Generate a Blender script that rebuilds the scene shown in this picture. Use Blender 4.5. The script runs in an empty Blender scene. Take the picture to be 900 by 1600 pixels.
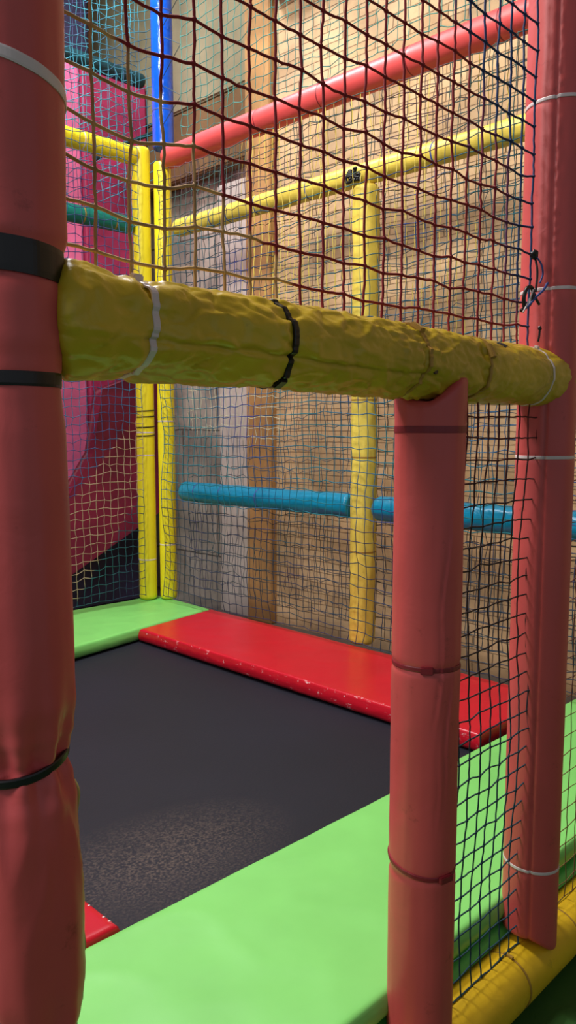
import bpy, bmesh, math, random
from mathutils import Vector, Matrix, noise
random.seed(7)
PI = math.pi
SC = bpy.context.scene
COL = SC.collection

# ---------------------------------------------------------------- materials
def new_mat(name):
    m = bpy.data.materials.new(name); m.use_nodes = True
    nt = m.node_tree; b = nt.nodes['Principled BSDF']
    return m, nt, b

def lin(c):
    return tuple(((x/255)/12.92 if x/255 <= .04045 else ((x/255+.055)/1.055)**2.4) for x in c) + (1,)

def vinyl(name, rgb, rough=.35, var=.12, dirt=None, bump=.25, bscale=14, coat=0.0, spec=.5):
    m, nt, b = new_mat(name)
    N, L = nt.nodes, nt.links
    tc = N.new('ShaderNodeTexCoord')
    n1 = N.new('ShaderNodeTexNoise'); n1.inputs['Scale'].default_value = 5; n1.inputs['Detail'].default_value = 5
    L.new(tc.outputs['Object'], n1.inputs['Vector'])
    mix = N.new('ShaderNodeMix'); mix.data_type = 'RGBA'
    c = lin(rgb); d = tuple(x*(1-var*2) for x in c[:3]) + (1,)
    mix.inputs[6].default_value = d; mix.inputs[7].default_value = c
    r = N.new('ShaderNodeMapRange'); r.inputs[1].default_value = .3; r.inputs[2].default_value = .6
    L.new(n1.outputs['Fac'], r.inputs[0]); L.new(r.outputs[0], mix.inputs[0])
    out = mix.outputs[2]
    if dirt:
        n2 = N.new('ShaderNodeTexNoise'); n2.inputs['Scale'].default_value = 26; n2.inputs['Detail'].default_value = 8
        n2.inputs['Roughness'].default_value = .7
        L.new(tc.outputs['Object'], n2.inputs['Vector'])
        r2 = N.new('ShaderNodeMapRange'); r2.inputs[1].default_value = .62; r2.inputs[2].default_value = .74
        L.new(n2.outputs['Fac'], r2.inputs[0])
        m2 = N.new('ShaderNodeMix'); m2.data_type = 'RGBA'; m2.inputs[7].default_value = lin(dirt)
        L.new(out, m2.inputs[6]); 
        s = N.new('ShaderNodeMath'); s.operation = 'MULTIPLY'; s.inputs[1].default_value = .6
        L.new(r2.outputs[0], s.inputs[0]); L.new(s.outputs[0], m2.inputs[0]); out = m2.outputs[2]
    L.new(out, b.inputs['Base Color'])
    b.inputs['Roughness'].default_value = rough
    b.inputs['Specular IOR Level'].default_value = spec
    if coat: b.inputs['Coat Weight'].default_value = coat; b.inputs['Coat Roughness'].default_value = .15
    nb = N.new('ShaderNodeTexNoise'); nb.inputs['Scale'].default_value = bscale; nb.inputs['Detail'].default_value = 6
    nb.inputs['Distortion'].default_value = .6
    L.new(tc.outputs['Object'], nb.inputs['Vector'])
    bp = N.new('ShaderNodeBump'); bp.inputs['Strength'].default_value = bump; bp.inputs['Distance'].default_value = .01
    L.new(nb.outputs['Fac'], bp.inputs['Height']); L.new(bp.outputs['Normal'], b.inputs['Normal'])
    return m

def plain(name, rgb, rough=.5, metal=0, spec=.5, alpha=None, trans=0):
    m, nt, b = new_mat(name)
    N, L = nt.nodes, nt.links
    tc = N.new('ShaderNodeTexCoord')
    n1 = N.new('ShaderNodeTexNoise'); n1.inputs['Scale'].default_value = 40
    L.new(tc.outputs['Object'], n1.inputs['Vector'])
    mix = N.new('ShaderNodeMix'); mix.data_type = 'RGBA'
    c = lin(rgb); mix.inputs[6].default_value = tuple(x*.85 for x in c[:3])+(1,); mix.inputs[7].default_value = c
    L.new(n1.outputs['Fac'], mix.inputs[0]); L.new(mix.outputs[2], b.inputs['Base Color'])
    b.inputs['Roughness'].default_value = rough; b.inputs['Metallic'].default_value = metal
    b.inputs['Specular IOR Level'].default_value = spec
    if trans: b.inputs['Transmission Weight'].default_value = trans
    return m

def cord_mat(name, rough=.75):
    m, nt, b = new_mat(name)
    a = nt.nodes.new('ShaderNodeAttribute'); a.attribute_name = 'dye'
    n = nt.nodes.new('ShaderNodeTexNoise'); n.inputs['Scale'].default_value = 300
    hs = nt.nodes.new('ShaderNodeMix'); hs.data_type = 'RGBA'; hs.blend_type = 'MULTIPLY'
    hs.inputs[0].default_value = .25
    tc = nt.nodes.new('ShaderNodeTexCoord')
    nt.links.new(tc.outputs['Object'], n.inputs['Vector'])
    nt.links.new(a.outputs['Color'], hs.inputs[6]); nt.links.new(n.outputs['Color'], hs.inputs[7])
    nt.links.new(hs.outputs[2], b.inputs['Base Color'])
    b.inputs['Roughness'].default_value = rough
    return m

M = {}
M['red'] = vinyl('salmon_vinyl', (204, 84, 84), .42, .06, dirt=(120, 40, 36), bump=.18)
M['red_pipe'] = vinyl('coral_vinyl', (214, 78, 80), .45, .05, bump=.15)
M['yel'] = vinyl('yellow_vinyl_worn', (206, 176, 44), .34, .14, dirt=(120, 92, 30), bump=.35, bscale=20)
M['yelb'] = vinyl('yellow_vinyl', (238, 222, 40), .33, .05, bump=.2)
M['yelpale'] = vinyl('pale_yellow_vinyl', (240, 216, 92), .45, .12, dirt=(150, 120, 50), bump=.3)
M['rollyel'] = vinyl('base_yellow_vinyl', (226, 186, 30), .45, .1, dirt=(140, 110, 30), bump=.2)
M['blue'] = vinyl('blue_vinyl', (18, 84, 206), .16, .04, bump=.35, bscale=30)
M['teal'] = vinyl('teal_vinyl', (0, 134, 176), .3, .08, bump=.4, bscale=24)
M['tealg'] = vinyl('green_teal_vinyl', (0, 128, 118), .4, .08, bump=.3)
M['dark_teal'] = vinyl('dark_teal_vinyl', (8, 54, 62), .5, .1)
M['green'] = vinyl('green_vinyl', (122, 204, 106), .42, .05, bump=.12, bscale=8)
M['green_low'] = vinyl('pale_green_vinyl', (92, 200, 100), .45, .1, dirt=(150, 160, 150))
M['tie_black'] = plain('black_nylon', (14, 14, 18), .35)
M['tie_white'] = plain('white_nylon', (222, 208, 212), .4)
M['tie_tan'] = plain('tan_nylon', (168, 130, 52), .5)
M['tie_red'] = plain('dark_red_nylon', (132, 30, 44), .45)
M['tie_blue'] = plain('blue_nylon', (60, 84, 160), .5)
M['foam'] = plain('foam_edge', (176, 160, 96), .8)
M['cord'] = cord_mat('net_cord')
M['magenta'] = vinyl('magenta_vinyl', (236, 112, 160), .5, .12, bump=.3)
M['crimson'] = vinyl('crimson_vinyl', (176, 44, 92), .6, .2)
M['maroon'] = vinyl('maroon_vinyl', (128, 26, 58), .6, .2)
M['navy'] = vinyl('navy_vinyl', (40, 34, 66), .6, .2)
M['concrete'] = vinyl('grey_concrete', (120, 114, 106), .85, .15)
M['outside'] = vinyl('green_floor_mat', (42, 96, 34), .7, .1)

# red pad with white scuffs along its front edge
def pad_red():
    m = vinyl('red_vinyl', (190, 14, 38), .3, .05, bump=.12, bscale=9)
    nt = m.node_tree; N, L = nt.nodes, nt.links; b = N['Principled BSDF']
    old = b.inputs['Base Color'].links[0].from_socket
    a = N.new('ShaderNodeAttribute'); a.attribute_name = 'wear'
    tc = N.new('ShaderNodeTexCoord')
    mp = N.new('ShaderNodeMapping'); mp.inputs['Scale'].default_value = (30, 16, 30)
    L.new(tc.outputs['Object'], mp.inputs['Vector'])
    n = N.new('ShaderNodeTexNoise'); n.inputs['Scale'].default_value = 1.5; n.inputs['Detail'].default_value = 6; n.inputs['Roughness'].default_value = .75
    L.new(mp.outputs[0], n.inputs['Vector'])
    r = N.new('ShaderNodeMapRange'); r.inputs[1].default_value = .60; r.inputs[2].default_value = .65
    L.new(n.outputs['Fac'], r.inputs[0])
    mu = N.new('ShaderNodeMath'); mu.operation = 'MULTIPLY'
    L.new(r.outputs[0], mu.inputs[0]); L.new(a.outputs['Fac'], mu.inputs[1])
    mx = N.new('ShaderNodeMix'); mx.data_type = 'RGBA'; mx.inputs[7].default_value = lin((225, 190, 195))
    L.new(mu.outputs[0], mx.inputs[0]); L.new(old, mx.inputs[6]); L.new(mx.outputs[2], b.inputs['Base Color'])
    return m
M['redpad'] = pad_red()

def bed_mat():
    m, nt, b = new_mat('black_jump_fabric'); N, L = nt.nodes, nt.links
    tc = N.new('ShaderNodeTexCoord')
    n = N.new('ShaderNodeTexNoise'); n.inputs['Scale'].default_value = 160; n.inputs['Detail'].default_value = 4
    L.new(tc.outputs['Object'], n.inputs['Vector'])
    n2 = N.new('ShaderNodeTexNoise'); n2.inputs['Scale'].default_value = 2.2; n2.inputs['Detail'].default_value = 5
    L.new(tc.outputs['Object'], n2.inputs['Vector'])
    # dusty worn patch near the entrance corner
    mp = N.new('ShaderNodeMapping'); mp.vector_type = 'POINT'
    mp.inputs['Location'].default_value = (-1.02*2.6, -.72*4.2, 0); mp.inputs['Scale'].default_value = (2.6, 4.2, 0)
    L.new(tc.outputs['Object'], mp.inputs['Vector'])
    ln = N.new('ShaderNodeVectorMath'); ln.operation = 'LENGTH'; L.new(mp.outputs[0], ln.inputs[0])
    r = N.new('ShaderNodeMapRange'); r.inputs[1].default_value = 1.0; r.inputs[2].default_value = .2
    L.new(ln.outputs['Value'], r.inputs[0])
    m1 = N.new('ShaderNodeMath'); m1.operation = 'MULTIPLY'; L.new(r.outputs[0], m1.inputs[0])
    r3 = N.new('ShaderNodeMapRange'); r3.inputs[1].default_value = .42; r3.inputs[2].default_value = .75
    L.new(n.outputs['Fac'], r3.inputs[0]); L.new(r3.outputs[0], m1.inputs[1])
    c1 = N.new('ShaderNodeMix'); c1.data_type = 'RGBA'
    c1.inputs[6].default_value = lin((16, 18, 27)); c1.inputs[7].default_value = lin((26, 28, 42)); L.new(n2.outputs['Fac'], c1.inputs[0])
    c2 = N.new('ShaderNodeMix'); c2.data_type = 'RGBA'; c2.inputs[7].default_value = lin((92, 80, 74))
    L.new(c1.outputs[2], c2.inputs[6]); L.new(m1.outputs[0], c2.inputs[0])
    # white lint specks
    v = N.new('ShaderNodeTexVoronoi'); v.inputs['Scale'].default_value = 3.2; L.new(tc.outputs['Object'], v.inputs['Vector'])
    lt = N.new('ShaderNodeMath'); lt.operation = 'LESS_THAN'; lt.inputs[1].default_value = .008; L.new(v.outputs['Distance'], lt.inputs[0])
    c3 = N.new('ShaderNodeMix'); c3.data_type = 'RGBA'; c3.inputs[7].default_value = (.7, .7, .7, 1)
    L.new(c2.outputs[2], c3.inputs[6]); L.new(lt.outputs[0], c3.inputs[0])
    L.new(c3.outputs[2], b.inputs['Base Color'])
    b.inputs['Roughness'].default_value = .62; b.inputs['Specular IOR Level'].default_value = .3
    bp = N.new('ShaderNodeBump'); bp.inputs['Strength'].default_value = .25; bp.inputs['Distance'].default_value = .002
    L.new(n.outputs['Fac'], bp.inputs['Height']); L.new(bp.outputs['Normal'], b.inputs['Normal'])
    return m
M['bed'] = bed_mat()

def brick_mat(name, c1, c2, mortar, sx=4.5, w=.9, h=.26):
    m, nt, b = new_mat(name); N, L = nt.nodes, nt.links
    tc = N.new('ShaderNodeTexCoord')
    sp = N.new('ShaderNodeSeparateXYZ'); L.new(tc.outputs['Object'], sp.inputs[0])
    cb = N.new('ShaderNodeCombineXYZ'); L.new(sp.outputs['Y'], cb.inputs['X']); L.new(sp.outputs['Z'], cb.inputs['Y'])
    nz = N.new('ShaderNodeTexNoise'); nz.inputs['Scale'].default_value = 5; L.new(cb.outputs[0], nz.inputs['Vector'])
    ad = N.new('ShaderNodeMix'); ad.data_type = 'VECTOR'; ad.inputs[0].default_value = .025
    L.new(cb.outputs[0], ad.inputs[4]); L.new(nz.outputs['Color'], ad.inputs[5])
    br = N.new('ShaderNodeTexBrick'); br.inputs['Scale'].default_value = sx
    br.inputs['Color1'].default_value = lin(c1); br.inputs['Color2'].default_value = lin(c2); br.inputs['Mortar'].default_value = lin(mortar)
    br.inputs['Brick Width'].default_value = w; br.inputs['Row Height'].default_value = h; br.inputs['Mortar Size'].default_value = .012
    br.inputs['Mortar Smooth'].default_value = .6
    L.new(ad.outputs[1], br.inputs['Vector'])
    n2 = N.new('ShaderNodeTexNoise'); n2.inputs['Scale'].default_value = 3.5; n2.inputs['Detail'].default_value = 7
    L.new(cb.outputs[0], n2.inputs['Vector'])
    rr = N.new('ShaderNodeMapRange'); rr.inputs[1].default_value = .35; rr.inputs[2].default_value = .7
    rr.inputs[3].default_value = .62; rr.inputs[4].default_value = 1.1
    L.new(n2.outputs['Fac'], rr.inputs[0])
    mu = N.new('ShaderNodeVectorMath'); mu.operation = 'SCALE'
    L.new(br.outputs['Color'], mu.inputs[0]); L.new(rr.outputs[0], mu.inputs['Scale'])
    L.new(mu.outputs[0], b.inputs['Base Color'])
    b.inputs['Roughness'].default_value = .8
    hh = N.new('ShaderNodeMath'); hh.operation = 'ADD'
    L.new(br.outputs['Fac'], hh.inputs[0])
    ng = N.new('ShaderNodeMath'); ng.operation = 'MULTIPLY'; ng.inputs[1].default_value = -.8; L.new(n2.outputs['Fac'], ng.inputs[0])
    L.new(ng.outputs[0], hh.inputs[1])
    bp = N.new('ShaderNodeBump'); bp.invert = True; bp.inputs['Strength'].default_value = 1.0; bp.inputs['Distance'].default_value = .035
    L.new(hh.outputs[0], bp.inputs['Height']); L.new(bp.outputs['Normal'], b.inputs['Normal'])
    return m
M['brick'] = brick_mat('tan_painted_brick', (222, 190, 148), (208, 172, 128), (176, 144, 108))
M['greywall'] = brick_mat('grey_panel_wall', (188, 178, 166), (170, 158, 146), (140, 130, 120), 2.0, 1.4, .8)
M['pale'] = vinyl('pale_plaster', (206, 198, 192), .8, .08, bump=.1)
M['cream'] = vinyl('cream_plaster', (150, 142, 112), .85, .12, bump=.1)
M['orange'] = vinyl('ochre_plaster', (190, 146, 92), .8, .2, bump=.2)
M['brown'] = vinyl('brown_board', (120, 92, 58), .8, .15)
M['ceil'] = vinyl('ceiling_paint', (150, 145, 135), .9, .08)

# ---------------------------------------------------------------- object helpers
def link_mesh(name, verts, faces, mat, parent=None, smooth=True, attrs=None):
    me = bpy.data.meshes.new(name); me.from_pydata(verts, [], faces)
    if smooth: me.polygons.foreach_set('use_smooth', [True]*len(me.polygons))
    me.materials.append(mat)
    if attrs:
        for nm, vals in attrs.items():
            if isinstance(vals[0], (tuple, list)):
                a = me.color_attributes.new(nm, 'FLOAT_COLOR', 'POINT')
                a.data.foreach_set('color', [x for v in vals for x in v])
            else:
                a = me.attributes.new(nm, 'FLOAT', 'POINT'); a.data.foreach_set('value', vals)
    me.update()
    o = bpy.data.objects.new(name, me); COL.objects.link(o)
    if parent:
        o.parent = parent
        o.matrix_parent_inverse = Matrix.Translation(-parent.location)
    return o

def tag(o, label, cat, group=None):
    o['label'] = label; o['category'] = cat
    if group: o['group'] = group
    return o

def thing(name, label, cat, loc, group=None):
    o = bpy.data.objects.new(name, None); COL.objects.link(o); o.location = loc
    o.empty_display_size = .05
    return tag(o, label, cat, group)

def struct(o): o['kind'] = 'structure'; return o

# axis tubes: frame (origin + s*axis), theta measured from e1 to e2
class Ax:
    def __init__(s, o, a, e1):
        s.o = Vector(o); s.a = Vector(a).normalized(); s.e1 = Vector(e1).normalized(); s.e2 = s.a.cross(s.e1)
    def p(s, t, th, r): return s.o + s.a*t + (s.e1*math.cos(th) + s.e2*math.sin(th))*r

def sleeve(name, ax, s0, s1, rf, mat, parent, nt=72, ds=.006, cap=.012, endf=None, closed=(True, True)):
    """padded tube with radius rf(s, th); endf(th) -> (shift at s0, shift at s1)"""
    n = max(4, int((s1-s0)/ds)); V = []; Fc = []
    rows = []
    rows.append((0, 0)); rows.append((0, .55)); rows.append((0, .85))
    for i in range(n+1): rows.append((i/n, None))
    rows.append((1, .85)); rows.append((1, .55)); rows.append((1, 0))
    for k, (f, q) in enumerate(rows):
        for j in range(nt):
            th = 2*PI*j/nt
            a0, a1 = endf(th) if endf else (0, 0)
            lo, hi = s0+a0, s1+a1
            s = lo+(hi-lo)*f
            if q is None:
                d = min(s-lo, hi-s); r = rf(s, th)
                if d < cap: r *= 1 - .12*(1-math.sqrt(max(0, 1-(1-d/cap)**2)))
            else:
                r = rf(s, th)*.88*q
                r = max(r, .0005)
            V.append(ax.p(s, th, r))
    for k in range(len(rows)-1):
        for j in range(nt):
            a = k*nt+j; b = k*nt+(j+1) % nt
            Fc.append((a, b, b+nt, a+nt))
    return link_mesh(name, V, Fc, mat, parent)

def band(name, ax, s, rf, mat, parent, w=.006, t=.0018, tilt=0, th0=0, head=None, tail=None, nt=72, sagf=None, bulge=0):
    """cable tie / strap hugging rf at s, tilted; head at angle head"""
    V = []; Fc = []
    prof = [(-w/2, -.0010), (-w/2, t*.7), (-w*.32, t), (w*.32, t), (w/2, t*.7), (w/2, -.0010)]
    m = len(prof)
    for j in range(nt):
        th = 2*PI*j/nt
        sc = s + tilt*math.cos(th-th0) + (sagf(th) if sagf else 0)
        for (dw, dr) in prof:
            V.append(ax.p(sc+dw, th, max(rf(sc, th), rf(sc-w*.5, th)-.001, rf(sc+w*.5, th)-.001)+dr+bulge))
    for j in range(nt):
        for k in range(m):
            a = j*m+k; b = j*m+(k+1) % m; c = ((j+1) % nt)*m+(k+1) % m; d = ((j+1) % nt)*m+k
            Fc.append((a, b, c, d))
    o = link_mesh(name, V, Fc, mat, parent, smooth=False)
    if head is not None:
        sc = s + tilt*math.cos(head-th0) + (sagf(head) if sagf else 0)
        r = rf(sc, head)
        bm = bmesh.new()
        bmesh.ops.create_cube(bm, size=1)
        hw = w*1.55; tl = tail if tail else .010
        for v in bm.verts:
            v.co = Vector((v.co.x*hw, v.co.y*tl, v.co.z*w*1.0))
        bmesh.ops.bevel(bm, geom=bm.edges[:], offset=w*.18, segments=2, affect='EDGES')
        # frame: x = axis, y = tangent, z = radial
        rad = (ax.e1*math.cos(head)+ax.e2*math.sin(head)); tan = ax.a.cross(rad)
        c = ax.p(sc, head, r+w*.5)
        Vh = [c + ax.a*v.co.x + tan*v.co.y + rad*v.co.z for v in bm.verts]
        bm.verts.index_update()
        Fh = [[v.index for v in f.verts] for f in bm.faces]
        bm.free()
        link_mesh('tie_head', Vh, Fh, mat, o, smooth=False)
    return o

def fbm(p, s=1): return noise.noise(Vector(p)*s)
def gauss(x, w): return math.exp(-(x/w)**2)
def interp(tab, z):
    if z <= tab[0][0]: return tab[0][1]
    for (a, b), (c, d) in zip(tab, tab[1:]):
        if z <= c:
            f = (z-a)/(c-a); f = f*f*(3-2*f)
            return b+(d-b)*f
    return tab[-1][1]

ZP = -.92      # top of the pads
ZM = -.975     # jump bed
ZR = -1.052    # axis of the base roll
GND = -1.125

# ---------------------------------------------------------------- the front posts
UP = (0, 0, 1)
# left post ---------------------------------------------------------
LP = Ax((.34, 0, 0), UP, (1, 0, 0))
lp_tab = [(-1.0, .050), (-.66, .050), (-.62, .041), (-.604, .0385), (-.58, .046), (-.535, .0494), (-.467, .0506), (-.40, .0503), (-.359, .0486),
          (-.334, .044), (-.315, .0385), (-.30, .0418), (-.285, .0465), (-.255, .0514), (-.204, .0518), (-.11, .0508), (-.006, .0500), (.026, .0475),
          (.043, .0462), (.056, .0485), (.083, .0520), (.120, .0535), (.133, .0512), (.144, .050), (.158, .0525), (.172, .0565), (.20, .0562), (.27, .0572), (.38, .0586), (1.5, .0586)]
def lp_r(z, th):
    r = interp(lp_tab, z)
    c = gauss(z+.315, .055)
    r += .0042*c*math.sin(9*th+1.2+6*(z+.315))*(1 if abs(z+.315) > .004 else .5)
    c2 = gauss(z+.60, .05); r += .0025*c2*math.sin(8*th+3*z)
    if z < -.33:
        r += .0024*math.sin(4*th+5*z+1)*min(1, (-.33-z)/.1)
        u = Vector((th*1.3, z*5, 2)); r += .003*max(0, 1-abs(noise.noise(u))*3)**2*min(1, (-.33-z)/.05)
    r += .0009*fbm((math.cos(th)*2, math.sin(th)*2, z*9)) + .0006*fbm((math.cos(th)*5, math.sin(th)*5, z*4+7))
    # long vertical seam on the inner side
    if z < -.02:
        dth = (th-.10+.05*math.sin(z*9)) ; dth = math.atan2(math.sin(dth), math.cos(dth))
        r -= .0012*gauss(dth, .05)
    return r
lp = thing('padded_post', 'nearest thick salmon red padded post at the left frame edge, cinched by black straps', 'post', (.34, 0, -1.0), 'red padded posts of the cage front')
sleeve('foam_sleeve', LP, -.995, 1.3, lp_r, M['red'], lp, nt=96, ds=.005)
def f(): pass
b = band('strap', LP, .147, lp_r, M['tie_black'], lp, w=.030, t=.0018, tilt=.004, th0=PI, nt=96); b['label'] = 'wide black strap'
b = band('strap', LP, .044, lp_r, M['tie_black'], lp, w=.013, t=.0016, nt=96); b['label'] = 'narrow black strap'
b = band('cable_tie', LP, -.316, lambda z, th: interp(lp_tab, z)+.0022, M['tie_black'], lp, w=.0085, t=.0026, tilt=.008, th0=.3, nt=96); b['label'] = 'black tie cinching the sleeve'
b = band('cable_tie', LP, .305, lp_r, M['tie_white'], lp, w=.0105, t=.0016, tilt=.012, th0=PI*.95, nt=96); b['label'] = 'translucent white tie'
b = band('cable_tie', LP, -.606, lp_r, M['tie_black'], lp, w=.008, t=.002, nt=96)
# yellow seam welt showing along the inner edge of the lower sleeve
V = []; Fc = []
n = 90
for i in range(n+1):
    z = -.345 - (.24)*i/n; th = -.42+.05*math.sin(z*40)+.04*math.sin(z*90)
    rr = .0016+.0008*math.sin(z*120)
    c = LP.p(z, th, lp_r(z, th)+.0003)
    rad = (c-Vector((.34, 0, z))).normalized(); tn = Vector((-rad.y, rad.x, 0))
    for k in range(6):
        q = 2*PI*k/6; V.append(c+rad*math.cos(q)*rr+tn*math.sin(q)*rr*1.5)
for i in range(n):
    for k in range(6):
        a = i*6+k; b2 = i*6+(k+1) % 6; Fc.append((a, b2, b2+6, a+6))
w = link_mesh('seam_welt', V, Fc, M['foam'], lp); w['label'] = 'frayed yellow foam seam'

# short entrance post ------------------------------------------------
SP = Ax((1.013, 0, 0), UP, (1, 0, 0))
def sp_r(z, th):
    r = .0535 + .0012*(z > -.02)*(z+.02)/.07
    for zt, a in ((-.365, .003), (-.70, .0025)):
        r -= a*gauss(z-zt, .006)
    # crease lines facing the camera
    for zc, th_c, ln, am in ((-.25, -2.05, .13, .0016), (-.47, -1.85, .10, .0018), (-.42, -2.2, .05, .0012), (-.55, -2.15, .06, .001)):
        d = math.atan2(math.sin(th-th_c-(z-zc)*.9-.06*math.sin(z*30)), math.cos(th-th_c-(z-zc)*.9-.06*math.sin(z*30)))
        r -= am*gauss(d, .035)*gauss(z-zc, ln)
        r += am*.7*gauss(d-.08, .06)*gauss(z-zc, ln)
    r += .0007*fbm((math.cos(th)*2, math.sin(th)*2, z*12)) + .0005*fbm((math.cos(th)*6, math.sin(th)*6, z*5))
    return r
sp = thing('padded_post', 'short salmon red padded post ending under the yellow rail, with three dark red ties', 'post', (1.013, 0, -1.0), 'red padded posts of the cage front')
def sp_end(th):
    # fish-mouth cut that cups the rail: high on the front and back, low at the sides
    return (0, .040*max(0, math.cos(th-math.radians(-60)))**1.6 + .016*max(0, math.cos(th-math.radians(120)))**2 - .006)
sleeve('foam_sleeve', SP, -.999, .046, sp_r, M['red'], sp, nt=96, ds=.005, endf=sp_end)
b = band('strap', SP, -.001, sp_r, M['tie_red'], sp, w=.0105, t=.0008, nt=96)
b = band('cable_tie', SP, -.366, sp_r, M['tie_red'], sp, w=.0075, t=.0022, tilt=.003, th0=PI, head=-2.5, tail=.02, nt=96)
b = band('cable_tie', SP, -.690, sp_r, M['tie_red'], sp, w=.0075, t=.0022, tilt=.010, th0=PI/2, head=-1.78, tail=.026, nt=96)

# right post ----------------------------------------------------------
RP = Ax((1.385, 0, 0), UP, (1, 0, 0))
SEAM = math.radians(-154)
def rp_r(z, th):
    r = .053
    for zt in (.566, .246, -.052, -.845): r -= .0012*gauss(z-zt, .006)
    d = math.atan2(math.sin(th-SEAM), math.cos(th-SEAM))
    r -= .004*gauss(d, .05)
    # glossy puckers beside the seam on the upper half
    if z > -.05:
        k = min(1, (z+.05)/.15)
        r += .0022*k*gauss(d-.10, .16)*fbm((th*9, 5, z*85))
        r += .0012*k*gauss(d-.3, .4)*fbm((th*4, 3, z*30))
    r += .0006*fbm((math.cos(th)*2, math.sin(th)*2, z*8))
    return r
rp = thing('padded_post', 'tall salmon red padded post on the right, standing on the yellow base roll', 'post', (1.385, 0, -1.0), 'red padded posts of the cage front')
def rp_end(th):
    return (-.036*max(0, math.cos(th-math.radians(-62)))**1.5 + .012, 0)
sleeve('foam_sleeve', RP, -.995, 1.5, rp_r, M['red'], rp, nt=96, ds=.004, endf=rp_end)
for z, tl in ((.572, .004), (.248, .002), (-.052, 0), (-.845, -.004)):
    b = band('cable_tie', RP, z, rp_r, M['tie_white'], rp, w=.0058, t=.0013, tilt=tl, th0=-.6, nt=96); b['label'] = 'white nylon tie'

# ---------------------------------------------------------------- the yellow front rail
RA = Ax((0, 0, .109), (1, 0, -.013), (0, 0, 1))     # theta 0 = up, theta = +90 -> axis x up
# e2 = a x e1 = (1,0,0)x(0,0,1) = (0,-1,0): theta 90deg faces the camera side
rt = [(.468, .0045), (.662, .0035), (.925, .0035), (1.09, .003), (1.30, .002)]
def ra_r(s, th):
    r = .0525
    r += .0055*gauss(s-.395, .035)
    for st, a in rt:
        r -= a*gauss(s-st, .010)
        g = gauss(s-st, .045)*(1-gauss(s-st, .006))
        r += a*.9*g*math.sin(5*th+st*20+14*(s-st)*(1 if s > st else -1))
    # long fold on the camera side, running from tie to tie
    d = th-(1.95+.06*math.sin(s*9)); m = 1 if s < .9 else max(0, 1-(s-.9)/.1)
    r -= .0042*gauss(d, .045)*m*(1-gauss(s-.41, .05)); r += .0018*gauss(d+.13, .10)*m
    # ridged diagonal wrinkles
    u = Vector((s*16+th*.9, th*1.6-s*7, 3.1)); w = 1-abs(noise.noise(u))*2.2
    r += .0040*max(0, w)**2*(1 if s < 1.12 else .4)*(.5+.5*math.sin(th) if math.sin(th) > 0 else .4)
    u = Vector((s*42-th*2.2, th*3.2+s*11, 8)); w = 1-abs(noise.noise(u))*2.4
    k = gauss(s-.95, .14)
    r += .0016*max(0, w)**2*(.3+k)
    u = Vector((s*11+th*1.7+5, th*1.1-s*13, 21)); w = 1-abs(noise.noise(u))*5
    r -= .0024*max(0, w)**1.5*(1 if s < 1.1 else .5)
    u = Vector((s*20-th*1.2, th*2.0+s*9, 33)); w = 1-abs(noise.noise(u))*5
    r -= .0014*max(0, w)**1.5*(1 if s < 1.1 else .6)
    r += .0016*fbm((s*10, math.cos(th)*1.5, math.sin(th)*1.5))
    return r
rail = thing('padded_rail', 'wrinkled yellow padded rail running across the cage front at the middle, worn and tied', 'rail', (.9, 0, .06))
def ra_end(th):
    # left end wraps the post (open, flared), right end is a rounded lobe
    return (-.027*max(0, math.sin(th)), .030*max(0, math.sin(th)) - .01)
def ra_r2(s, th):
    r = ra_r(s, th)
    if s > 1.395: r *= math.sqrt(max(.02, 1-((s-1.395)/.056)**2))
    return r
sleeve('foam_sleeve', RA, .392, 1.418, ra_r2, M['yel'], rail, nt=120, ds=.004, endf=ra_end)
b = band('cable_tie', RA, .470, ra_r, M['tie_white'], rail, w=.0080, t=.0018, head=.25, tail=.010, nt=100, tilt=.004, th0=.2); b['label'] = 'yellowed white tie with a square head'
b = band('cable_tie', RA, .662, ra_r, M['tie_black'], rail, w=.0085, t=.0024, head=2.62, tail=.017, nt=100, tilt=.005, th0=PI/2); b['label'] = 'black tie with its head underneath'
b = band('cable_tie', RA, .928, ra_r, M['tie_tan'], rail, w=.0068, t=.002, head=.55, tail=.022, nt=100, tilt=.010, th0=.8); b['label'] = 'tan tie'
b = band('cable_tie', RA, 1.092, ra_r, M['tie_tan'], rail, w=.0065, t=.002, head=1.1, tail=.024, nt=100, tilt=.010, th0=.9); b['label'] = 'tan tie'
b = band('cable_tie', RA, 1.308, ra_r, M['tie_white'], rail, w=.0048, t=.0012, head=.35, tail=.008, nt=100, tilt=-.002, th0=.8); b['label'] = 'slim white tie'
# stray black marks: a hole and a patch of tape on the worn vinyl
def patch(name, ax, s0, th0, ws, wt, mat, parent, rf, lift=.0008, n=8):
    V = []; Fc = []
    for i in range(n+1):
        for j in range(n+1):
            u = -1+2*i/n; v = -1+2*j/n
            q = math.sqrt(max(1e-6, 1-.5*v*v)); p = math.sqrt(max(1e-6, 1-.5*u*u))
            s = s0+u*q*ws*(1+.25*math.sin(5*v)); th = th0+v*p*wt*(1+.2*math.sin(4*u))
            e = lift*(1-max(abs(u), abs(v))**4*1.2)
            V.append(ax.p(s, th, rf(s, th)+e))
    for i in range(n):
        for j in range(n):
            a = i*(n+1)+j; Fc.append((a, a+1, a+n+2, a+n+1))
    return link_mesh(name, V, Fc, mat, parent)
p = patch('worn_hole', RA, .952, 1.9, .006, .06, M['tie_black'], rail, ra_r)
p = patch('tape_scrap', RA, 1.165, .62, .016, .16, M['dark_teal'], rail, ra_r)
p = patch('stain_spot', LP, -.592, -1.15, .0022, .09, M['tie_red'], lp, lp_r)

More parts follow.
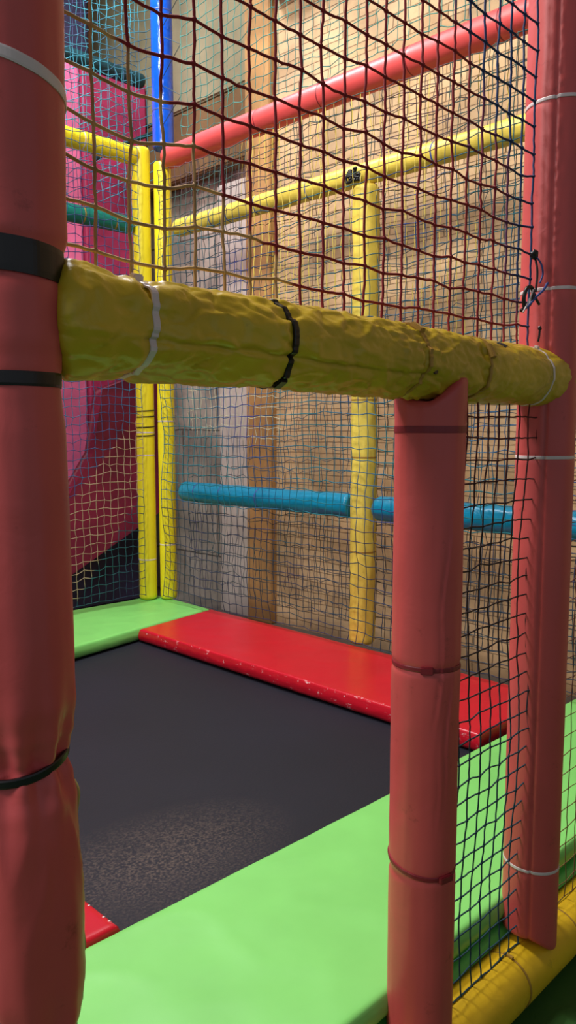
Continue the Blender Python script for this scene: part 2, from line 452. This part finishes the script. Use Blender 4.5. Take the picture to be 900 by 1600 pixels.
# ---------------------------------------------------------------- base roll
BA = Ax((0, 0, ZR), (1, 0, 0), (0, 0, 1))
def ba_r(s, th):
    r = .056
    for st in (1.29, 1.50, 2.1, .7): r -= .0022*gauss(s-st, .006)
    return r + .0008*fbm((s*6, math.cos(th)*2, math.sin(th)*2))
roll = thing('base_roll', 'yellow padded roll lying along the floor under the red posts', 'padding roll', (1.6, 0, ZR-.056))
sleeve('foam_sleeve', BA, .15, 3.0, ba_r, M['rollyel'], roll, nt=64, ds=.012)
for s, tl in ((1.29, .006), (1.50, .004)):
    b = band('cable_tie', BA, s, ba_r, M['tie_tan'], roll, w=.0045, t=.0012, tilt=tl, th0=1.5, head=(.15 if s < 1.4 else None), tail=.02)

# ---------------------------------------------------------------- back posts and rails
def simple_r(r0, ties=(), seed=0, wr=.0008, ta=.0015):
    def rf(s, th):
        r = r0
        for t in ties: r -= ta*gauss(s-t, .008)
        return r + wr*fbm((s*7+seed, math.cos(th)*2, math.sin(th)*2))
    return rf

def pipe(name, label, cat, ax, s0, s1, r0, mat, ties, base, tmat='tie_white', group=None, wr=.0008, tw=.007, endf=None, nt=40):
    t = thing(name, label, cat, base, group)
    rf = simple_r(r0, ties, seed=s0*13, wr=wr)
    sleeve('foam_sleeve', ax, s0, s1, rf, mat, t, nt=nt, ds=.012, endf=endf)
    for s in ties: band('cable_tie', ax, s, rf, M[tmat], t, w=tw, t=.0015, nt=nt)
    return t
pipe('padded_post', 'left one of the two bright yellow corner posts, touching the pink side net', 'post', Ax((2.462, 2.815, 0), UP, (1, 0, 0)),
     ZP+.004, 1.43, .048, M['yelb'], (-.70, -.14, -.02), (2.462, 2.815, ZP), group='yellow corner posts')
pipe('padded_post', 'right one of the two bright yellow corner posts, nearer the brick wall', 'post', Ax((2.545, 2.742, 0), UP, (1, 0, 0)),
     ZP+.004, 1.36, .045, M['yelb'], (-.62, .04, .26), (2.545, 2.742, ZP), group='yellow corner posts')
# black cords lashing the left corner post
lash = thing('lashing_cord', 'black cord lashed in four turns round the left yellow corner post', 'cord', (2.462, 2.815, .0))
lr = simple_r(.049)
for z in (.095, .065, .01, -.035):
    band('cord_turn', Ax((2.462, 2.815, 0), UP, (1, 0, 0)), z, lr, M['tie_black'], lash, w=.005, t=.003, tilt=.003, nt=32)
pipe('padded_post', 'glossy blue padded post rising above the yellow corner posts', 'post', Ax((2.565, 2.755, 0), UP, (1, 0, 0)),
     1.435, 2.9, .055, M['blue'], (1.62, 2.1), (2.565, 2.755, 1.435), 'tie_blue')
pipe('padded_post', 'pale yellow padded post midway along the brick wall side', 'post', Ax((2.60, 1.43, 0), UP, (1, 0, 0)),
     ZP, .985, .055, M['yelpale'], (.12, -.12, -.52), (2.60, 1.43, ZP), 'tie_tan', wr=.004)
YD = (0, -1, 0)
pipe('padded_rail', 'salmon pink padded rail sloping across the top right behind the net', 'rail', Ax((2.55, 2.72, 1.375), YD, UP),
     0.02, 2.75, .054, M['red_pipe'], (.72, 1.10, 1.55, 1.93), (2.55, 1.5, 1.32), 'tie_red', tw=.005)
pipe('padded_rail', 'dull yellow padded rail below the pink rail on the brick wall side', 'rail', Ax((2.60, 2.69, 1.035), YD, UP),
     .0, 2.75, .044, M['yelpale'], (.12, .2, .3, .42, .62, .95, 1.6), (2.60, 1.5, .99), 'tie_blue', wr=.002)
pipe('padded_rail', 'glossy teal blue padded rail between the yellow corner posts and the pale yellow post', 'rail', Ax((2.60, 2.66, -.332), YD, UP),
     0.0, 1.17, .052, M['teal'], (.13, .33, .6), (2.60, 2.0, -.38), 'tie_blue', wr=.003)
pipe('padded_rail', 'teal blue padded rail right of the pale yellow post, seen behind the red posts', 'rail', Ax((2.60, 2.66, -.332), YD, UP),
     1.31, 2.9, .052, M['teal'], (1.6, 2.2), (2.60, .7, -.38), 'tie_blue', wr=.003)
XD = (1, 0, 0)
pipe('padded_rail', 'bright yellow padded rail at top left meeting the corner posts', 'rail', Ax((0, 2.815, 1.385), XD, UP),
     .9, 2.43, .046, M['yelb'], (2.12,), (1.7, 2.815, 1.34))
pipe('padded_rail', 'short green teal padded rail left of the corner posts below the yellow rail', 'rail', Ax((0, 2.83, 1.04), XD, UP),
     .9, 2.40, .044, M['tealg'], (2.12, 2.3), (1.7, 2.83, .99), 'tie_tan')
pipe('padded_rail', 'dark teal rail crossing the pink panel high at top left', 'rail', Ax((0, 3.35, 2.03), XD, UP),
     1.2, 2.86, .040, M['dark_teal'], (2.5,), (2.2, 3.35, 1.99), 'tie_black')
pipe('padded_rail', 'dark teal rail under the yellow front rail, crossing the magenta panel', 'rail', Ax((0, 3.35, .375), XD, UP),
     1.2, 2.95, .045, M['dark_teal'], (2.5,), (2.2, 3.35, .33), 'tie_black')

# ---------------------------------------------------------------- pads and jump bed
def pad(name, corners, z0, z1, mat, label, cat, group=None, rough=.003, nu=60, nv=40, wear=None, dip=None, seed=0, edge=.010, seams=()):
    """corners a,b,c,d in order; bilinear. a soft-edged vinyl cushion"""
    a, b, c, d = [Vector((x, y, 0)) for x, y in corners]
    lu = ((b-a).length+(c-d).length)/2; lv = ((d-a).length+(c-b).length)/2
    def at(u, v): return a*(1-u)*(1-v)+b*u*(1-v)+c*u*v+d*(1-u)*v
    def grid(n, L):
        e = edge
        xs = [0, .15*e, .5*e, e, 1.8*e, 3*e]
        inner = [3*e+(L-6*e)*i/n for i in range(1, n)]
        return [x/L for x in xs+inner]+[1-x/L for x in reversed(xs)]
    gu, gv = grid(nu, lu), grid(nv, lv)
    V = []; Fc = []; W = []
    def top(u, v):
        p = at(u, v); du = min(u, 1-u)*lu; dv = min(v, 1-v)*lv; dd = min(du, dv)
        h = z1
        if dd < edge: h -= edge*(1-math.sqrt(max(0, 1-(1-dd/edge)**2)))
        k = min(1, dd/.03)
        h += rough*k*(.7*fbm((p.x*3+seed, p.y*3, 1)) + .35*fbm((p.x*9, p.y*9+seed, 4)))
        w2 = 1-abs(fbm((p.x*5+p.y*2+seed, p.y*6-p.x, 9)))*3
        h += rough*.35*k*max(0, w2)**2
        for (sx, nx) in seams:
            q = (p.x-sx) if nx == 'x' else (p.y-sx)
            h -= .003*gauss(q, .006)
        h += .0008*fbm((p.x*14, p.y*14, seed))*(1-min(1, dd/.035))
        return Vector((p.x, p.y, h))
    nU, nV = len(gu), len(gv)
    for u in gu:
        for v in gv:
            V.append(top(u, v))
            p = V[-1]
            W.append(wear(p.x, p.y) if wear else 0.0)
    for i in range(nU-1):
        for j in range(nV-1):
            q = i*nV+j; Fc.append((q, q+nV, q+nV+1, q+1))
    # skirt
    per = [(i, 0) for i in range(nU)]+[(nU-1, j) for j in range(1, nV)]+[(i, nV-1) for i in range(nU-2, -1, -1)]+[(0, j) for j in range(nV-2, 0, -1)]
    cen = (a+b+c+d)/4
    lvl = 5; base = len(V); mlen = len(per)
    for k in range(1, lvl+1):
        for (i, j) in per:
            p = V[i*nV+j]; f2 = k/lvl
            out = (Vector((p.x, p.y, 0))-cen)
            nrm = Vector(((-1 if i == 0 else (1 if i == nU-1 else 0)), (-1 if j == 0 else (1 if j == nV-1 else 0)), 0))
            bulge = .004*math.sin(PI*f2)+.0015*fbm((p.x*25, p.y*25, k*.5+seed))
            V.append(Vector((p.x, p.y, p.z+(z0-p.z)*f2))+nrm*bulge)
            W.append((wear(p.x, p.y)*(1-f2*.7)) if wear else 0.0)
    for k in range(lvl):
        for q in range(mlen):
            q2 = (q+1) % mlen
            if k == 0:
                A = per[q][0]*nV+per[q][1]; B = per[q2][0]*nV+per[q2][1]
            else:
                A = base+(k-1)*mlen+q; B = base+(k-1)*mlen+q2
            C = base+k*mlen+q2; D = base+k*mlen+q
            Fc.append((A, D, C, B))
    Fc.append([base+(lvl-1)*mlen+q for q in range(mlen)])
    o = link_mesh(name, V, Fc, mat, None, attrs={'wear': W})
    bm = bmesh.new(); bm.from_mesh(o.data); bmesh.ops.recalc_face_normals(bm, faces=bm.faces[:]); bm.to_mesh(o.data); bm.free()
    o.data.polygons.foreach_set('use_smooth', [True]*len(o.data.polygons))
    return tag(o, label, cat, group)

pad('floor_pad', [(.06, .035), (2.62, .035), (2.62, .452), (.06, .500)], -.963, ZP, M['green'],
    'large bright green foreground floor pad between red posts and black jump bed', 'pad', 'vinyl pads round the jump bed', nu=150, nv=40, seed=2, rough=.005)
pad('floor_pad', [(2.040, .512), (2.535, .52), (2.545, 2.385), (2.048, 2.302)], ZM+.002, ZP, M['redpad'],
    'long red floor pad with a scuffed white edge along the brick wall side', 'pad', 'vinyl pads round the jump bed',
    wear=lambda x, y: max(0, 1-abs(x-2.044)/.012), nu=40, nv=120, seed=5)
pad('floor_pad', [(.775, 2.10), (2.545, 2.395), (2.56, 2.86), (.775, 2.88)], ZM+.002, ZP, M['green'],
    'green floor pad at the far left in front of the yellow corner posts', 'pad', 'vinyl pads round the jump bed', nu=90, nv=40, seed=9, rough=.006, edge=.014)
pad('floor_pad', [(.25, .512), (.765, .506), (.755, 2.05), (.25, 2.05)], ZM+.002, ZP-.006, M['redpad'],
    'red floor pad at lower left showing as a small triangle beside the nearest post', 'pad', 'vinyl pads round the jump bed',
    wear=lambda x, y: max(0, 1-abs(x-.765)/.01)*.6, nu=40, nv=60, seed=12)
pad('base_mat', [(.06, .030), (2.62, .030), (2.62, .40), (.06, .40)], -1.004, -.982, M['green_low'],
    'pale green lower mat peeping out between the foreground pad and the yellow base roll', 'mat', nu=80, nv=16, seed=4)
lr_pad = bpy.data.objects['floor_pad.003']
for (x, y, q) in ((.758, .530, 1), (.757, .548, 2), (.7565, .60, 3)):
    V = []
    bm = bmesh.new(); bmesh.ops.create_icosphere(bm, subdivisions=2, radius=1)
    for v in bm.verts:
        w = v.co*(1+.5*noise.noise(v.co*2+Vector((q, 0, 0)))); V.append(Vector((x+w.x*.0035, y+w.y*.002, ZP-.007+w.z*.0016)))
    bm.verts.index_update(); Fb = [[v.index for v in f.verts] for f in bm.faces]; bm.free()
    t = link_mesh('frayed_thread', V, Fb, M['tie_white'], lr_pad); t['label'] = 'white frayed thread'
# jump bed: slightly sagging fabric with a hem
V = []; Fc = []
nx, ny = 60, 60
for i in range(nx+1):
    for j in range(ny+1):
        x = .30+2.15*i/nx; y = .41+2.30*j/ny
        u = i/nx; v = j/ny
        V.append(Vector((x, y, ZM-.004-.012*math.sin(PI*u)*math.sin(PI*v)+.0012*fbm((x*4, y*4, 0)))))
k0 = len(V)
for v in V[:k0]: V.append(v-Vector((0, 0, .006)))
for i in range(nx):
    for j in range(ny):
        q = i*(ny+1)+j; Fc.append((q, q+ny+1, q+ny+2, q+1)); Fc.append((q+k0, q+1+k0, q+ny+2+k0, q+ny+1+k0))
tag(link_mesh('trampoline_bed', V, Fc, M['bed']), 'black woven trampoline bed with a dusty worn patch, framed by green and red pads', 'trampoline')

# ---------------------------------------------------------------- nets
def mixc(a, b, f): f = max(0, min(1, f)); return tuple(a[i]*(1-f)+b[i]*f for i in range(3))
def net(name, label, P, nu, nv, r, dye, sub=2, sides=4, knot=1.9, jit=.003, sag=.0, skipf=None, seed=0, group=None, uj=1.0, vert=True, parent=None):
    """P(u, v) -> point with u, v in cell counts; strands along both directions with knots"""
    rnd = random.Random(seed); rnd.vert = True
    off = {}
    for i in range(nu+1):
        for j in range(nv+1):
            off[i, j] = Vector((rnd.gauss(0, jit*.6), rnd.gauss(0, jit*.6), rnd.gauss(0, jit)))
    V = []; Fc = []; Cc = []
    def K(i, j): return P(i, j)+off[i, j]
    def tube(pts, rr, cols):
        base = len(V); m = len(pts)
        for k, p in enumerate(pts):
            t = (pts[min(k+1, m-1)]-pts[max(k-1, 0)]).normalized()
            ref = Vector((0, 1, .13)) if abs(t.y) < .8 else Vector((1, 0, .1))
            e1 = t.cross(ref).normalized(); e2 = t.cross(e1)
            for q in range(sides):
                th = 2*PI*q/sides; V.append(p+(e1*math.cos(th)+e2*math.sin(th))*rr); Cc.append(cols[k])
        for k in range(m-1):
            for q in range(sides):
                a = base+k*sides+q; b = base+k*sides+(q+1) % sides
                Fc.append((a, b, b+sides, a+sides))
    def strand(idx):
        rnd.vert = idx[0][0] == idx[1][0]
        pts = []; cols = []
        def flush():
            if len(pts) > 1: tube(list(pts), r, list(cols))
            pts.clear(); cols.clear()
        for n2 in range(len(idx)):
            i, j = idx[n2]
            if skipf and skipf(i, j): flush(); continue
            p = K(i, j); pts.append(p); cols.append(dye(p, i, j, rnd))
            if n2 < len(idx)-1 and not (skipf and skipf(*idx[n2+1])):
                q = K(*idx[n2+1])
                for s in range(1, sub):
                    f = s/sub; m = p.lerp(q, f)
                    m += Vector((rnd.gauss(0, jit*.25), rnd.gauss(0, jit*.25), rnd.gauss(0, jit*.25) - sag*4*f*(1-f)*(1 if abs((q-p).z) < (q-p).length*.6 else 0)))
                    pts.append(m); cols.append(dye(m, i+.5, j+.5, rnd))
        flush()
    for i in range(nu+1): strand([(i, j) for j in range(nv+1)])
    for j in range(nv+1): strand([(i, j) for i in range(nu+1)])
    if knot:
        kr = r*knot
        for i in range(nu+1):
            for j in range(nv+1):
                if skipf and skipf(i, j): continue
                p = K(i, j); c = dye(p, i, j, rnd); b0 = len(V)
                for d in ((1, 0, 0), (-1, 0, 0), (0, 1, 0), (0, -1, 0), (0, 0, 1.25), (0, 0, -1.25)):
                    V.append(p+Vector(d)*kr); Cc.append(c)
                for f3 in ((0, 2, 4), (2, 1, 4), (1, 3, 4), (3, 0, 4), (2, 0, 5), (1, 2, 5), (3, 1, 5), (0, 3, 5)):
                    Fc.append(tuple(b0+x for x in f3))
    o = link_mesh(name, V, Fc, M['cord'], parent, attrs={'dye': [tuple(c)+(1,) for c in Cc]})
    if label: tag(o, label, 'net', group)
    return o

L3 = lambda *c: lin(c)[:3]
TAN, DRED, NAVY, BLACK = L3(222, 182, 122), L3(138, 20, 32), L3(20, 54, 104), L3(40, 18, 20)
TEAL, DTEAL, BLU = L3(4, 110, 124), L3(8, 58, 70), L3(24, 50, 128)
YEL, WHT = L3(226, 206, 96), L3(206, 204, 180)

# upper front net (heavy cord, changing colour from tan through dark red to navy)
CX, CZ = .0415, .0425
def dye_front(p, i, j, rnd):
    n = fbm((p.x*7, p.z*7, 3))*.10
    t = p.x+.12*(p.z-.3)+n
    thr = .45+.25*max(0, min(1, (.40-p.z)/.22))
    if p.x < thr+n*.6: c = mixc(TAN, L3(130, 96, 64), .4+.6*fbm((p.x*30, p.z*30, 1)))
    else: c = DRED
    lim = 1.12-.5*(p.z-.45)
    c = mixc(c, NAVY, (p.x-lim+n)/.06) if p.x > .8 else c
    return c
def P_up(i, j):
    x = .394+CX*i; z = .134+CZ*j
    # slack corner beside the left post
    if x < .56: z -= .012*math.sin((x-.40)/.16*PI)*max(0, 1-abs(z-.28)/.3)
    return Vector((x, 0, z))
front_net = net('safety_net', 'coarse front net above the yellow rail, cords tan, dark red and navy', P_up, 22, 28, .00185, dye_front, sub=4, sides=6, knot=2.25, jit=.0017, sag=.0004, seed=3)

# lower right front net between the short post and the right post
def dye_low(p, i, j, rnd):
    n = fbm((p.x*8, p.z*5, 3))*.12
    c = mixc(BLACK, L3(96, 20, 26), (p.z+.15+n)/.15)
    return mixc(L3(12, 60, 78), c, (p.z+.62+n)/.2)
net('safety_net', 'dark netting filling the gap between the short red post and the tall right post',
    lambda i, j: Vector((1.066+.0336*i, -.004+.006*math.sin(j*.4), ZR+.058+.0362*j)), 8, 30, .00145, dye_low, sub=3, sides=5, knot=2.1, jit=.0016, seed=5)
def dye_r(p, i, j, rnd):
    n = fbm((p.x*8, p.z*5, 9))*.15
    return mixc(L3(120, 92, 50), mixc(L3(140, 44, 30), L3(30, 60, 60), .5+3*n), (p.z+.75+n)/.25)
net('safety_net', 'thin reddish netting to the right of the tall right post at the frame edge',
    lambda i, j: Vector((1.46+.0405*i, 0, ZR+.058+.0405*j)), 28, 58, .0011, dye_r, sub=2, sides=4, jit=.002, seed=6)

# brick side nets in two layers
def dye_side(p, i, j, rnd):
    n = fbm((p.y*2.2, p.z*2.2, 5)); m = fbm((p.y*6, p.z*6, 8))
    c = mixc(TEAL, BLU, .3+1.6*n)
    if p.z < -.4: c = mixc(L3(46, 50, 84), DTEAL, .5+m)
    if p.z > .35: c = mixc(c, DTEAL, .55+m)
    if p.z > 1.0: c = mixc(L3(20, 90, 84), L3(110, 40, 60), .2 if n < .1 else .6)
    if rnd.vert and p.z > .45+.25*(p.y < 1.5)+.2*n and p.z < 1.3 and 1.02 < p.y < 2.0 and m < .25: c = YEL
    return c
net('safety_net', 'fine teal and blue side net on the brick wall side, in front of the rails',
    lambda i, j: Vector((2.49+.010*math.sin(j*.5+i*.2), .08+.0445*i, ZP+.03+.0475*j+.006*math.sin(i*.22))), 59, 46, .0019, dye_side, sub=2, sides=4, knot=1.9, jit=.0034, seed=8)
def dye_side2(p, i, j, rnd):
    n = fbm((p.y*3, p.z*3, 15))
    c = mixc(DTEAL, L3(90, 90, 100), .5+n)
    if rnd.vert and p.z > .3 and .8 < p.y < 2.3 and abs(n) < .2: c = YEL
    if p.z > -.02+.2*n and p.z < .33 and p.y > 2.0+.3*n: c = WHT
    return c
net('safety_net', 'paler second side net hanging behind the first, yellow and white threads showing',
    lambda i, j: Vector((2.675+.008*math.sin(i*.3), .10+.041*i, ZP+.06+.051*j+.008*math.sin(i*.35+1))), 64, 44, .0017, dye_side2, sub=2, sides=4, knot=1.6, jit=.0050, seed=18)
# net above the pink rail
def dye_top(p, i, j, rnd): return mixc(L3(60, 150, 140), L3(24, 104, 104), .5+fbm((p.y*4, p.z*4, 2)))
net('safety_net', 'open teal net above the salmon pink rail at the top',
    lambda i, j: Vector((2.53, .25+.049*i, 1.44+.052*j+.012*math.sin(i*.4))), 47, 24, .0019, dye_top, sub=2, sides=4, jit=.0045, seed=21)
# stay cords lacing that net to the blue post
st = thing('lacing_cord', 'thin cords lacing the teal top net to the blue post', 'cord', (2.53, 2.66, 1.6))
def cord(name, pts, r, mat, parent, sides=6):
    V = []; Fc = []; m = len(pts)
    for k, p in enumerate(pts):
        t = (pts[min(k+1, m-1)]-pts[max(k-1, 0)]).normalized()
        ref = Vector((0, 1, .13)) if abs(t.y) < .8 else Vector((1, 0, .1))
        e1 = t.cross(ref).normalized(); e2 = t.cross(e1)
        for q in range(sides):
            th = 2*PI*q/sides; V.append(p+(e1*math.cos(th)+e2*math.sin(th))*r)
    for k in range(m-1):
        for q in range(sides):
            a = k*sides+q; b = k*sides+(q+1) % sides; Fc.append((a, b, b+sides, a+sides))
    Fc.append(list(range(sides))); Fc.append([(m-1)*sides+q for q in range(sides)])
    return link_mesh(name, V, Fc, mat, parent)
zz = 1.52; fl = 0; pts = []
while zz < 2.5:
    y = 2.735 if fl % 2 == 0 else 2.555
    pts.append(Vector((2.53, y, zz))); zz += .10+.05*random.random(); fl += 1
full = []
for a, b2 in zip(pts, pts[1:]):
    for k in range(4): full.append(a.lerp(b2, k/4))
full.append(pts[-1])
cord('cord', full, .0018, M['dark_teal'], st)

# left side nets
def in_patch(p):
    # lighter mended patch: diagonal band
    a = (p.x-2.0)/.45
    return (-.33+.50*a) > p.z > (-.85+.62*a) and p.z < .2
def dye_left(p, i, j, rnd):
    n = fbm((p.x*4, p.z*4, 25))
    if in_patch(p): return L3(168, 148, 120)
    if p.z < -.35: return mixc(L3(24, 50, 84), L3(20, 96, 100), .5+n)
    if p.z > 1.43: return mixc(L3(56, 160, 184), L3(30, 50, 90), .4+1.5*n)
    return mixc(L3(40, 50, 110), L3(40, 110, 150), .5+1.5*n)
net('safety_net', 'fine blue netting at left before the pink partition, with a tan mended patch',
    lambda i, j: Vector((1.20+.040*i, 2.755+.006*math.sin(i*.4), ZP+.04+.043*j+.010*math.sin(i*.3))), 30, 74, .0018, dye_left, sub=2, sides=4, jit=.0045, seed=31)
def dye_left2(p, i, j, rnd): return mixc(L3(50, 150, 170), L3(24, 40, 80), .5+1.5*fbm((p.x*4, p.z*4, 35)))
net('safety_net', 'slanted blue netting beyond the yellow rail at top left',
    lambda i, j: Vector((1.5+.052*i, 3.22+.3*0, 1.15+.052*j+.03*i*.9-.4)), 26, 34, .0019, dye_left2, sub=2, sides=4, jit=.005, seed=33)

# front net knots and ties near the right post
kt = thing('cord_knot', 'tangled black and blue cord knots tying the front net to the right post', 'knot', (1.30, -.01, .26))
def blob(name, c, rx, ry, rz, mat, parent, seed=0, am=.3):
    bm = bmesh.new(); bmesh.ops.create_icosphere(bm, subdivisions=3, radius=1)
    V = []
    for v in bm.verts:
        q = v.co*(1+am*noise.noise(v.co*2.3+Vector((seed, 0, 0))))
        V.append(Vector(c)+Vector((q.x*rx, q.y*ry, q.z*rz)))
    bm.verts.index_update(); Fb = [[v.index for v in f.verts] for f in bm.faces]; bm.free()
    return link_mesh(name, V, Fb, mat, parent)
def curve_pts(ctrl, n=8):
    out = []
    c = [Vector(x) for x in ctrl]
    for k in range(len(c)-1):
        p0, p1, p2, p3 = c[max(k-1, 0)], c[k], c[k+1], c[min(k+2, len(c)-1)]
        for i in range(n):
            t = i/n
            out.append(.5*((2*p1)+(-p0+p2)*t+(2*p0-5*p1+4*p2-p3)*t*t+(-p0+3*p1-3*p2+p3)*t**3))
    out.append(c[-1]); return out
blob('knot', (1.298, -.012, .300), .007, .006, .009, M['tie_black'], kt, 1, .6)
cord('cord_end', curve_pts([(1.298, -.014, .298), (1.308, -.02, .285), (1.312, -.022, .268), (1.306, -.02, .252)]), .0016, M['tie_blue'], kt)
cord('cord_end', curve_pts([(1.30, -.012, .298), (1.296, -.02, .27), (1.292, -.02, .235)]), .0020, M['tie_black'], kt)
cord('cord_end', curve_pts([(1.315, -.03, .252), (1.30, -.03, .238), (1.285, -.026, .226), (1.262, -.02, .205)]), .0022, M['tie_blue'], kt)
loop = [(1.262, -.016, .205), (1.256, -.018, .222), (1.262, -.02, .238), (1.274, -.022, .240), (1.279, -.022, .228), (1.272, -.02, .212), (1.260, -.016, .204), (1.252, -.016, .200)]
cord('cord_loop', curve_pts(loop), .0034, M['tie_black'], kt)
cord('cord_end', curve_pts([(1.288, -.02, .232), (1.292, -.022, .222), (1.299, -.024, .214)]), .0024, M['tie_black'], kt)
cord('cord_end', curve_pts([(1.272, -.026, .236), (1.262, -.024, .216), (1.250, -.02, .196)]), .0014, M['tie_white'], kt)
blob('knot', (1.292, -.030, .173), .0035, .003, .0038, M['tie_black'], kt, 4, .4)
cord('cord_end', curve_pts([(1.292, -.030, .172), (1.291, -.03, .16), (1.291, -.028, .150)]), .0018, M['tie_black'], kt)
# tangle at the head of the mid yellow post
tg = thing('rope_tangle', 'dark rope tangle where the pale yellow post meets the dull yellow rail', 'rope', (2.56, 1.43, 1.0))
for k in range(9):
    a = random.random()*6.28
    ctrl = [(2.545-.01*random.random(), 1.45+random.uniform(-.035, .035), 1.02+random.uniform(-.026, .026)) for _ in range(5)]
    cord('strand', curve_pts(ctrl, 5), .006, M['tie_black'], tg)

# knots lashing the front net to the yellow rail
# ---------------------------------------------------------------- room shell
def box(name, x0, x1, y0, y1, z0, z1, mat, parent=None, bev=0):
    bm = bmesh.new(); bmesh.ops.create_cube(bm, size=1)
    for v in bm.verts:
        v.co = Vector(((x0+x1)/2+v.co.x*(x1-x0), (y0+y1)/2+v.co.y*(y1-y0), (z0+z1)/2+v.co.z*(z1-z0)))
    if bev: bmesh.ops.bevel(bm, geom=bm.edges[:], offset=bev, segments=3, affect='EDGES')
    me = bpy.data.meshes.new(name); bm.to_mesh(me); bm.free(); me.materials.append(mat)
    o = bpy.data.objects.new(name, me); COL.objects.link(o)
    if parent: o.parent = parent; o.matrix_parent_inverse = Matrix.Translation(-parent.location)
    return o
struct(box('floor', -4, 4.2, -4, .02, GND-.1, GND, M['outside']))
struct(box('floor', -4, 4.2, .02, 5.2, GND-.1, GND, M['concrete']))
struct(box('wall_right', 3.15, 3.35, -4, 2.72, GND, 3.4, M['brick']))
struct(box('wall_right_grey', 3.30, 3.5, 2.72, 5.2, GND, 3.4, M['greywall']))
struct(box('wall_back', -4, 4.2, 4.6, 4.8, GND, 3.4, M['cream']))
struct(box('trim_1', 3.12, 3.32, 2.72, 2.99, GND, 1.42, M['pale'], bev=.01))
struct(box('trim_2', 3.10, 3.16, 2.52, 2.72, GND, 3.4, M['orange'], bev=.005))
struct(box('trim_3', 3.17, 3.30, 2.73, 5.0, 1.55, 1.95, M['brown'], bev=.01))
struct(box('trim_4', 2.95, 3.15, -4, 2.50, 2.28, 2.62, M['cream'], bev=.01))
struct(box('trim_5', 3.17, 3.29, 2.73, 5.0, 1.96, 3.4, M['cream'], bev=.01))
struct(box('ceiling', -4, 4.2, -4, 5.2, 3.4, 3.5, M['ceil']))

# play structure beyond the left net
pk = thing('vinyl_partition', 'tall pink magenta vinyl partition beyond the left net', 'partition', (2.4, 3.75, GND))
for k, (x0, x1) in enumerate(((1.2, 2.02), (2.03, 2.66), (2.67, 3.145))):
    box('cushion', x0, x1, 3.70, 3.78, -.45, 2.22, M['magenta'] if k < 2 else M['crimson'], pk, bev=.02)
nv = box('vinyl_barrier', 1.2, 3.1, 3.60, 3.68, GND, -.42, M['navy'], bev=.02)
tag(nv, 'low dark navy panel at the foot of the pink panel behind the left net', 'panel')
nv = box('vinyl_screen', 1.2, 2.74, 3.72, 3.80, 2.24, 3.2, M['navy'], bev=.02)
tag(nv, 'dark navy panel above the pink panel at the top left corner', 'panel')
# maroon ramp, a sloping cushion
V = []
for y in (3.45, 3.55):
    for (x, z) in ((2.36, -.84), (2.99, -.52), (2.99, .36), (2.62, .22), (2.55, -.15), (2.36, -.42)): V.append(Vector((x, y, z)))
Fc = [[0, 1, 2, 3, 4, 5], [11, 10, 9, 8, 7, 6]]+[[k, (k+1) % 6, (k+1) % 6+6, k+6] for k in range(6)]
mr = link_mesh('slide_side', V, [f[::-1] for f in Fc], M['maroon'], None, smooth=False)
md = mr.modifiers.new('b', 'BEVEL'); md.width = .02; md.segments = 3
tag(mr, 'dark maroon slanting slide side seen through the tan mended netting', 'slide')
mr2 = cord('brace_cord', [Vector((2.50, 3.3, 1.50)), Vector((2.68, 3.3, 1.62)), Vector((2.9, 3.3, 1.74))], .012, M['dark_teal'], None)
tag(mr2, 'dark slanting rope in front of the pink panel above the left yellow rail', 'rope')

# ---------------------------------------------------------------- lights: ceiling lamps
def lamp(name, loc, size, power, col, rot=(0, 0, 0), sy=None):
    l = bpy.data.lights.new(name, 'AREA'); l.energy = power; l.color = col; l.size = size
    if sy: l.shape = 'RECTANGLE'; l.size_y = sy
    o = bpy.data.objects.new(name, l); COL.objects.link(o); o.location = loc; o.rotation_euler = rot
    return o
def aim(loc, tgt): return (Vector(tgt)-Vector(loc)).to_track_quat('-Z', 'Y').to_euler()
lamp('ceiling_lamp', (.55, 1.7, 2.9), .3, 74, (1, .96, .90))
lamp('ceiling_lamp', (.7, .9, 2.75), .6, 62, (1, .90, .76), rot=aim((.7, .9, 2.75), (3.1, 1.2, .2)))
lamp('ceiling_lamp', (1.9, 2.7, 3.1), .5, 80, (.97, .96, 1))
lamp('ceiling_lamp', (-1.9, .65, 2.1), 1.1, 60, (1, .94, .95), rot=aim((-1.9, .75, 2.1), (1.1, 0, -.2)))
W = bpy.data.worlds.new('world'); SC.world = W; W.use_nodes = True
W.node_tree.nodes['Background'].inputs[0].default_value = (.85, .9, 1, 1)
W.node_tree.nodes['Background'].inputs[1].default_value = .29

# ---------------------------------------------------------------- camera
cam = bpy.data.cameras.new('camera'); co = bpy.data.objects.new('camera', cam); COL.objects.link(co)
cam.sensor_fit = 'VERTICAL'; cam.sensor_height = 36; cam.lens = 1233/1600*36
cam.clip_start = .02
ya = math.radians(44.8); pt = math.atan(130/1233)
co.location = (0, -.70, 0)
Fv = Vector((math.cos(ya)*math.cos(pt), math.sin(ya)*math.cos(pt), -math.sin(pt)))
co.rotation_euler = Fv.to_track_quat('-Z', 'Y').to_euler()
SC.camera = co
vs = SC.view_settings
vs.view_transform = 'Standard'; vs.look = 'None'; vs.gamma = 1; vs.use_curve_mapping = False; vs.exposure = 0
